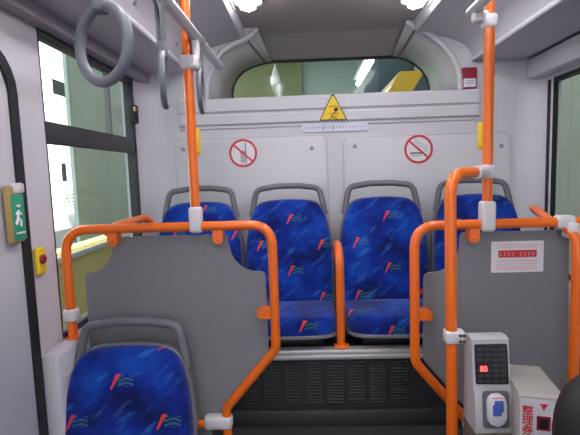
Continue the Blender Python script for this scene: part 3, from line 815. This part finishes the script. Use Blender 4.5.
s = empty('stop_button', (WL, 1.488, 1.225), 'yellow stop button on the pillar between door and left window', 'button')
bm = NB(); box(bm, 0, .018, -.024, .024, -.05, .045, .007, 3); bm_obj('button_case', bm, M['yellow'], s, 50)
bm = NB(); lathe(bm, [(.017, 0), (.017, .006), (.012, .010)], n=20, mat=Matrix.Translation((.0175, 0, .004)) @ Matrix.Rotation(PI / 2, 4, 'Y')); bm_obj('push_cap', bm, M['dred'], s)

# ------------------------------------------------------------------ CARD READER AND TICKET BOX
K = empty('card_reader', (.366, 1.40, .581), 'grey white card reader with a red lit number, clamped to the hooked pole', 'machine')
Kz = .59
bm = NB()
# side profile (y, z): upper display leans back, reader shelf below comes forward
pr_ = [(1.435, .60), (1.435, .955), (1.427, .968), (1.39, .972), (1.372, .965), (1.352, .815), (1.338, .80), (1.325, .66), (1.32, .60)]
prism(bm, [(p[0] - 1.40, p[1] - Kz) for p in pr_], (-.056, 0, 0), Y, Z, (.116, 0, 0))
bmesh.ops.bevel(bm, geom=[e for e in bm.edges if e.calc_face_angle(0) > .5], offset=.008, segments=3, affect='EDGES', profile=.5)
bm_obj('reader_body', bm, M['machine'], K, 40)
# local frame of the display face and of the reader face
def facefr(p0, p1):
    a, b = Vector((0, p0[0] - 1.40, p0[1] - Kz)), Vector((0, p1[0] - 1.40, p1[1] - Kz))
    u = (b - a).normalized(); nrm = X.cross(u); nrm = nrm if nrm.y < 0 else -nrm
    return (a + b) / 2, u, nrm
c0, u0, n0 = facefr((1.352, .815), (1.372, .965))
bm = NB(); prism(bm, rrect(-.048, .054, -.064, .062, .006), c0 + n0 * .0005, X, u0, n0 * .002); dsp = bm_obj('display', bm, M['screen'], K)
bm = NB()
for rr_ in range(7):
    for cc_ in range(4):
        if rr_ in (3,) and cc_ < 2: continue
        prism(bm, rrect(-.042 + cc_ * .0235, -.042 + cc_ * .0235 + .018, -.058 + rr_ * .0165, -.058 + rr_ * .0165 + .009, .001, 1), c0 + n0 * .0025, X, u0, n0 * .0006)
bm_obj('display_cells', bm, M['slat'], dsp)
text('lit_number', '80', .024, c0 + n0 * .0032 + X * -.022 + u0 * -.016, X, u0, M['led'], dsp, .0004, .95)
c1, u1, n1 = facefr((1.325, .66), (1.338, .80)); c1 = c1 + u1 * .040
bm = NB(); prism(bm, rrect(-.034, .048, -.075, .042, .012), c1 + n1 * .0005, X, u1, n1 * .002); rc = bm_obj('reader_recess', bm, M['handle'], K)
bm = NB(); prism(bm, rrect(-.022, .036, -.066, .036, .027), c1 + n1 * .002, X, u1, n1 * .012, .005); cp = bm_obj('card_pad', bm, M['paper'], K, 50)
bm = NB()
prism(bm, rrect(-.007, .020, -.032, .004, .004), c1 + n1 * .0141, X, u1, n1 * .0006)
prism(bm, rrect(-.002, .026, -.02, .016, .004), c1 + n1 * .0144, X, u1, n1 * .0006)
bm_obj('blue_mark', bm, M['blue'], cp)
bm = NB(); prism(bm, rrect(-.010, .022, .022, .027, .001), c1 + n1 * .0141, X, u1, n1 * .0005); bm_obj('small_print', bm, M['palered'], cp)
bm = NB(); box(bm, -.057, .061, -.090, .035, .02, .090, .006); bm_obj('base_tray', bm, M['brown'], K)
bm = NB(); box(bm, -.117, -.052, .026, .073, .337, .380, .008, 3); br = bm_obj('pole_bracket', bm, M['white'], K, 50)
bm = NB()
for q in (-.072, -.060):
    for zz in (.348, .369): lathe(bm, [(.005, 0), (.005, .003), (.002, .004)], n=10, mat=Matrix.Translation((q, .025, zz)) @ Matrix.Rotation(PI / 2, 4, 'X'))
bm_obj('bracket_screw', bm, M['frame'], br)

T = empty('ticket_dispenser', (.485, 1.35, 0), 'cream ticket box with red upright characters beside the card reader', 'machine')
T.rotation_euler = (0, 0, math.radians(-13))
bm = NB(); prism(bm, [(-.125, .50), (-.125, .838), (-.118, .846), (.13, .822), (.135, .815), (.135, .50)], (-.059, 0, 0), Y, Z, (.118, 0, 0))
bmesh.ops.bevel(bm, geom=[e for e in bm.edges if e.calc_face_angle(0) > .5], offset=.005, segments=2, affect='EDGES', profile=.5)
bm_obj('dispenser_case', bm, M['cream'], T, 40)
bm = NB(); prism(bm, rrect(-.055, .055, .52, .832, .005), (0, -.1252, 0), X, Z, (0, -.0015, 0)); fp = bm_obj('front_plate', bm, M['paper'], T)
text('red_characters', '整\n理\n券', .0315, (-.036, -.1275, .765), X, Z, M['red'], fp, .0004)
bm = NB(); prism(bm, rrect(-.012, .024, .740, .783, .002), (0, -.1267, 0), X, Z, (0, -.001, 0)); sf = bm_obj('slot_frame', bm, M['dred'], fp)
bm = NB(); box(bm, -.006, .018, -.1285, -.1275, .747, .776); bm_obj('ticket_slot', bm, M['black'], sf)
bm = NB(); prism(bm, [(.006 + p[0] * .011, .818 - .004 + p[1]) for p in ((-1, .006), (1, .006), (.45, -.004), (0, -.014), (-.45, -.004))], (0, -.1267, 0), X, Z, (0, -.0008, 0)); bm_obj('red_arrow', bm, M['red'], fp)
bm = NB(); box(bm, -.05, .05, -.05, .06, 0.0, .505, .006); bm_obj('pedestal', bm, M['handle'], T)

# ------------------------------------------------------------------ PERSON (only the back of the head shows, lower right)
def skinmesh(joints, edges, radii, sub=2, root=0):
    me = bpy.data.meshes.new('tmp'); me.from_pydata([tuple(j) for j in joints], edges, []); o = bpy.data.objects.new('tmp', me); COL.objects.link(o)
    md = o.modifiers.new('skin', 'SKIN'); md.use_smooth_shade = True
    if not me.skin_vertices: me.skin_vertices.new() if hasattr(me.skin_vertices, 'new') else None
    for i, r in enumerate(radii):
        r = r if isinstance(r, tuple) else (r, r)
        me.skin_vertices[0].data[i].radius = r; me.skin_vertices[0].data[i].use_root = (i == root)
    if sub: m2 = o.modifiers.new('s', 'SUBSURF'); m2.levels = sub; m2.render_levels = sub
    dg = bpy.context.evaluated_depsgraph_get(); res = bpy.data.meshes.new_from_object(o.evaluated_get(dg))
    bpy.data.objects.remove(o); bpy.data.meshes.remove(me)
    return res

def build_person():
    p = empty('person', (.430, .86, 0), 'seated person with black bobbed hair and dark jacket at the lower right edge', 'person')
    p.scale = (1, 1, .96)
    # local frame: seat top .36, facing -y with the head turned to +x (the window)
    hz = .985; hx, hy = -.01, .02
    J = [(0, 0, .44), (0, .02, .58), (0, .03, .70), (0, .03, .79), (hx * .5, .025, .855), (hx, .02, .90)]
    Rr_ = [(.125, .10), (.115, .09), (.13, .09), (.075, .065), (.045, .045), (.05, .055)]
    E_ = [(0, 1), (1, 2), (2, 3), (3, 4), (4, 5)]
    def chain(start, pts, rad):
        prev = start
        for q, rr_ in zip(pts, rad):
            J.append(q); Rr_.append(rr_); E_.append((prev, len(J) - 1)); prev = len(J) - 1
        return prev
    for s in (-1, 1):
        w = chain(3, [(s * .15, .03, .765), (s * .205, -.01, .56), (s * .15, -.20, .49), (s * .13, -.255, .485)], [.05, .04, .028, .026])
        for k, (dx, ln) in enumerate(((-.028, .062), (-.010, .074), (.010, .07), (.027, .055))):
            chain(w, [(s * .13 + dx, -.30, .487), (s * .13 + dx * 1.1, -.30 - ln * .55, .480), (s * .13 + dx * 1.1, -.30 - ln, .462)], [.0095, .0085, .007])
        chain(w, [(s * .13 - s * .035, -.275, .478), (s * .13 - s * .05, -.305, .470)], [.010, .008])
        chain(0, [(s * .09, -.06, .43), (s * .10, -.40, .43), (s * .10, -.42, .10), (s * .10, -.43, .055), (s * .10, -.54, .035)], [.082, .058, .042, .04, .032])
    body = skinmesh(J, E_, Rr_, 2)
    bm = NB(); bm.from_mesh(body)
    # head, built looking along +x
    hb = NB(); sphere(hb, (0, 0, 0), 1, u=40, v=28)
    for v in hb.verts:
        x, y, z = v.co
        k = 1.0
        if z < 0: k = 1 - .30 * z * z
        nx = x * .092 * (1.0 if x < 0 else .98) ; ny = y * .074 * k; nz = z * .112
        if z < -.2 and x < 0: nx *= (1 + .35 * (z + .2))
        if x > .55:
            nose = math.exp(-((y / .16) ** 2)) * math.exp(-(((z + .12) / .20) ** 2)); nx += .024 * nose
            for sy in (-1, 1): nx -= .010 * math.exp(-(((y - sy * .38) / .18) ** 2) - ((z - .08) / .13) ** 2)
            nx += .006 * math.exp(-((y / .3) ** 2) - ((z + .50) / .09) ** 2) + .008 * math.exp(-((y / .35) ** 2) - ((z + .85) / .15) ** 2)
        v.co = Vector((nx + hx, ny + hy, nz + hz))
    for s in (-1, 1):
        sphere(hb, (hx - .008, hy + s * .074, hz - .01), 1, (.019, .008, .030), 14, 10)
    tmp = bpy.data.meshes.new('h'); hb.to_mesh(tmp); hb.free(); bm.from_mesh(tmp)
    allm = bpy.data.meshes.new('b'); bm.to_mesh(allm); bm.free()
    o = bpy.data.objects.new('b', allm); COL.objects.link(o)
    rm = o.modifiers.new('r', 'REMESH'); rm.mode = 'VOXEL'; rm.voxel_size = .0055
    sm = o.modifiers.new('s', 'SMOOTH'); sm.factor = .5; sm.iterations = 3
    dg = bpy.context.evaluated_depsgraph_get(); me = bpy.data.meshes.new_from_object(o.evaluated_get(dg)); bpy.data.objects.remove(o)
    b = link('body', me, M['skin'], p)
    for s in (-1, 1):
        bm = NB(); sphere(bm, (hx + .074, hy + s * .029, hz + .009), .0125); e_ = bm_obj('eye', bm, M['eye'], b, 80)
        bm = NB(); sphere(bm, (hx + .0835, hy + s * .029, hz + .009), .0058, (.6, 1, 1)); bm_obj('iris', bm, M['iris'], e_, 80)
    bm = NB(); sphere(bm, (hx + .083, hy, hz - .056), .02, (.35, 1.05, .32)); bm_obj('mouth', bm, M['lip'], b, 80)
    # hair: shell over the skull, bob length at the back and sides, open at the face
    bm = NB(); sphere(bm, (0, 0, 0), 1, u=44, v=32)
    for v in bm.verts:
        x, y, z = v.co
        flare = 1 + .18 * max(0, -z)
        zz = z * .128 if z > 0 else z * .125
        v.co = Vector((hx - .008 + x * .104 * flare, hy + y * .090 * flare, hz + .012 + zz))
    kill = [f for f in bm.faces if (lambda c: (c.x - hx > -.052 + .4 * max(0, c.z - hz + .015) and c.z - hz < .075) or c.z - hz < -.105)(f.calc_center_median())]
    bmesh.ops.delete(bm, geom=kill, context='FACES')
    for v in bm.verts:
        a = math.atan2(v.co.y - hy, v.co.x - hx); d = Vector((v.co.x - hx, v.co.y - hy, 0))
        v.co += d * .018 * math.sin(a * 23) 
    hr = bm_obj('hair', bm, M['hair'], p, 80); md = hr.modifiers.new('t', 'SOLIDIFY'); md.thickness = .012; md.offset = -1
    # jacket and trousers follow the body
    J2 = [(0, .0, .42), (0, .02, .58), (0, .03, .70), (0, .03, .785)]; R2 = [(.145, .12), (.135, .11), (.15, .11), (.095, .085)]; E2 = [(0, 1), (1, 2), (2, 3)]
    for s in (-1, 1):
        n_ = len(J2); J2 += [(s * .152, .03, .768), (s * .207, -.01, .56), (s * .152, -.195, .492)]; R2 += [.064, .055, .042]; E2 += [(3, n_), (n_, n_ + 1), (n_ + 1, n_ + 2)]
    link('jacket', skinmesh(J2, E2, R2, 2), M['jacket'], p)
    J3 = [(0, .0, .44)]; R3 = [(.135, .10)]; E3 = []
    for s in (-1, 1):
        n_ = len(J3); J3 += [(s * .09, -.06, .435), (s * .10, -.40, .435), (s * .10, -.42, .12)]; R3 += [.092, .070, .056]; E3 += [(0, n_), (n_, n_ + 1), (n_ + 1, n_ + 2)]
    link('trousers', skinmesh(J3, E3, R3, 2), M['trouser'], p)
    for s in (-1, 1):
        bm = NB(); sphere(bm, (s * .10, -.485, .042), 1, (.047, .115, .042)); bm_obj('shoe', bm, M['shoe'], p, 80)
    return p
build_person()
bn = empty('bench_seat', (.55, .92, 0), 'low blue bench under the person at the lower right edge', 'seat')
bm = NB(); box(bm, -.33, .60, -.22, .22, 0, .285, .01); bm_obj('bench_box', bm, M['shell'], bn)
bm = NB(); box(bm, -.33, .60, -.23, .22,   .287, .326, .018, 3); bm_obj('cushion', bm, M['fabric'], bn, 50)

# ------------------------------------------------------------------ OUTSIDE
bm = NB(); box(bm, -14, 6, -8, 18, -.5, -.35); o = bm_obj('ground', bm, M['ground']); o['kind'] = 'structure'
bm = NB(); box(bm, 2.6, 2.9, -8, 16, -.4, 6.5); o = bm_obj('wall_depot_right', bm, M['conc']); o['kind'] = 'structure'
bm = NB(); box(bm, -4.06, -4.0, 7.15, 15, -.4, 5.2); o = bm_obj('wall_depot_left', bm, M['conc2']); o['kind'] = 'structure'
bm = NB(); box(bm, -4.4, 2.9, 14, 14.3, -.4, 5.2); o = bm_obj('wall_depot_back', bm, M['conc2']); o['kind'] = 'structure'
bm = NB(); box(bm, -2.6, 3.0, 2.9, 10.2, 5.0, 5.3); box(bm, -4.6, 3.0, 12.6, 14.5, 5.0, 5.3); o = bm_obj('added_shade_roof', bm, M['conc2']); o['kind'] = 'structure'  # unseen roof added to shade the depot walls; gap left to let light in
bm = NB(); prism(bm, [(-2.9 + k * .22, .05 * (k % 2)) for k in range(13)] + [(-2.9 + k * .22, .05 * (k % 2) + .02) for k in range(12, -1, -1)], (0, 13.8, 1.5), X, Y, (0, 0, 3.4))
tag(bm_obj('curtain', bm, M['olive']), 'olive sheet hanging on the depot wall beyond the rear window', 'curtain')

b = empty('building', (-9.5, 12, -.35), 'sunlit white building seen through the left window', 'building')
bm = NB(); box(bm, -3.0, 0, -5, 7.5, 0, 9, .02); bm_obj('building_wall', bm, M['bwall'], b)
def bwin(y0, y1, z0, z1):
    bm = NB(); box(bm, -.02, .03, y0 - .05, y1 + .05, z0 - .05, z1 + .05, .01); f = bm_obj('window_frame', bm, M['bwall'], b)
    bm = NB(); box(bm, .025, .04, y0, y1, z0, z1); bm_obj('window_pane', bm, M['bwin'], f)
bwin(4.34, 5.3, 5.08, 5.62); bwin(4.48, 4.80, 1.83, 2.52)
t = empty('tree', (-7.2, 12.98, -.35), 'small green tree before the white building outside the left window', 'tree')
bm = NB(); tube(bm, [(0, 0, 0), (.05, 0, .6), (0, .05, 1.1)], [.07, .055, .04], 10); bm_obj('trunk', bm, M['bark'], t)
bm = NB()
for k in range(170):
    a, u_ = random.uniform(0, 2 * PI), random.uniform(-1, 1); rr = .32 * random.random() ** .4
    c = Vector((math.cos(a) * rr * math.sqrt(1 - u_ * u_), math.sin(a) * rr * math.sqrt(1 - u_ * u_), 1.35 + u_ * rr * 1.1))
    q = Matrix.Translation(c) @ Matrix.Rotation(random.uniform(0, 6), 4, 'Z') @ Matrix.Rotation(random.uniform(-1, 1), 4, 'X')
    vs = [bm.verts.new(q @ Vector(p)) for p in ((-.05, 0, 0), (0, -.022, .01), (.07, 0, 0), (0, .022, .01))]; bm.faces.new(vs)
bm_obj('foliage', bm, M['leaf'], t)

b = empty('barrier', (-3.1, 5.2, -.35), 'yellow roadside barrier with a white stripe outside the left window', 'barrier')
bm = NB(); prism(bm, [(-.22, 0), (.22, 0), (.15, .35), (.10, 1.04), (-.10, 1.04), (-.15, .35)], (0, -2.0, 0), X, Z, (0, 4.2, 0)); bm_obj('barrier_body', bm, M['barrier'], b)
bm = NB(); box(bm, .088, .14, -2.0, 2.2, .93, 1.0, .005); bm_obj('white_stripe', bm, M['paper'], b)

v = empty('yellow_truck', (2.0, 6.0, -.35), 'yellow vehicle parked behind the bus, seen through the rear window', 'truck')
bm = NB(); prism(bm, [(-1.2, .5), (-1.2, 2.70), (-.93, 3.14), (.45, 3.14), (.5, 3.05), (.5, .5)], (0, 0, 0), X, Z, (0, 4.0, 0)); bm_obj('body', bm, M['bussteel'], v)
bm = NB(); prism(bm, [(-.62, 3.11), (.4, 3.11), (.4, 1.7), (-1.1, 1.7), (-1.1, 2.35)], (0, 0, 0), X, Z, (0, -.02, 0)); bm_obj('windscreen', bm, M['navy'], v)
for yy in (.8, 3.2):
    for xx in (-.85, .4):
        bm = NB(); lathe(bm, [(.2, -.1), (.45, -.1), (.48, -.06), (.48, .06), (.45, .1), (.2, .1)], n=28, mat=Matrix.Translation((xx, yy, .48)) @ Matrix.Rotation(PI / 2, 4, 'Y')); bm_obj('wheel', bm, M['rubber'], v)
bm = NB(); box(bm, 1.68, 2.55, 11.5, 14.0, 2.9, 4.75, .02)
tag(bm_obj('slate_panel', bm, M['navy']), 'dark slate coloured block on the depot wall above the yellow vehicle', 'panel')

l = empty('reflection_tube', (1.0, 9.0, 3.42), 'glowing tube standing in for a strip light reflection in the rear window', 'light')  # added glowing tube in place of a ceiling strip mirrored in the rear glass
bm = NB(); tube(bm, [(0, -1.0, 0), (0, 1.0, 0)], .05, 12); bm_obj('glow_tube', bm, M['tubeglow'], l)
bm = NB(); box(bm, -.1, .1, -1.05, 1.05, .09, .14, .01); tube(bm, [(0, -.8, .14), (0, -.8, 1.58)], .012, 8); tube(bm, [(0, .8, .14), (0, .8, 1.58)], .012, 8); bm_obj('tube_hanger', bm, M['wall'], l)

c = empty('pointed_reflection', (-.57, 6.0, 2.53), 'white pointed shape with a yellow curl, standing in for a reflection in the rear window', 'reflection')  # added cone and blob, modelled in place of a strip light reflection
bm = NB(); lathe(bm, [(.005, .42), (.03, .34), (.062, .24), (.07, .19), (.055, .15), (.01, .14)][::-1], n=20); bm_obj('white_cone', bm, M['paper'], c)
bm = NB(); sphere(bm, (.06, 0, .11), .05, (1, 1, 1.3)); bm_obj('white_blob', bm, M['paper'], c, 80)
bm = NB(); tube(bm, [(.035 * math.cos(a) + .02, 0, .035 * math.sin(a) + .03) for a in [math.radians(-140 + 270 * k / 14) for k in range(15)]], .011, 8); bm_obj('yellow_curl', bm, M['yellow'], c)
bm = NB(); tube(bm, [(.05, 0, .06), (.05, 0, -2.85)], .02, 8); bm_obj('stand', bm, M['white'], c)

# ------------------------------------------------------------------ LIGHT
w = bpy.data.worlds.new('sky'); S.world = w; w.use_nodes = True
bg = w.node_tree.nodes['Background']; bg.inputs['Color'].default_value = (.93, .97, 1, 1); bg.inputs['Strength'].default_value = 1.5
sd = bpy.data.lights.new('sun', 'SUN'); sd.energy = 14; sd.angle = .02; sd.color = (1, .97, .92)
so = bpy.data.objects.new('sun', sd); COL.objects.link(so); so.rotation_euler = Vector((-.6, .5, -.62)).to_track_quat('-Z', 'Y').to_euler()

# ------------------------------------------------------------------ CAMERA
cd = bpy.data.cameras.new('camera'); cam = bpy.data.objects.new('camera', cd); COL.objects.link(cam)
cd.sensor_fit = 'HORIZONTAL'; cd.sensor_width = 36; cd.lens = 36 * 440 / 580; cd.clip_start = .02; cd.clip_end = 200
R = Matrix(((.9988440200, .0361554225, -.0316766326), (.0279002397, .1005572687, .9945400004), (.0391433295, -.9942741177, .0994322816)))
cam.matrix_world = Matrix.Translation((-.2, 0, 1.5)) @ R.transposed().to_4x4()
# rows of R are camera axes seen in the world basis: transpose gives camera-to-world
S.camera = cam
vs_ = S.view_settings; vs_.view_transform = 'Standard'; vs_.look = 'None'; vs_.gamma = 1; vs_.exposure = .22; vs_.use_curve_mapping = False
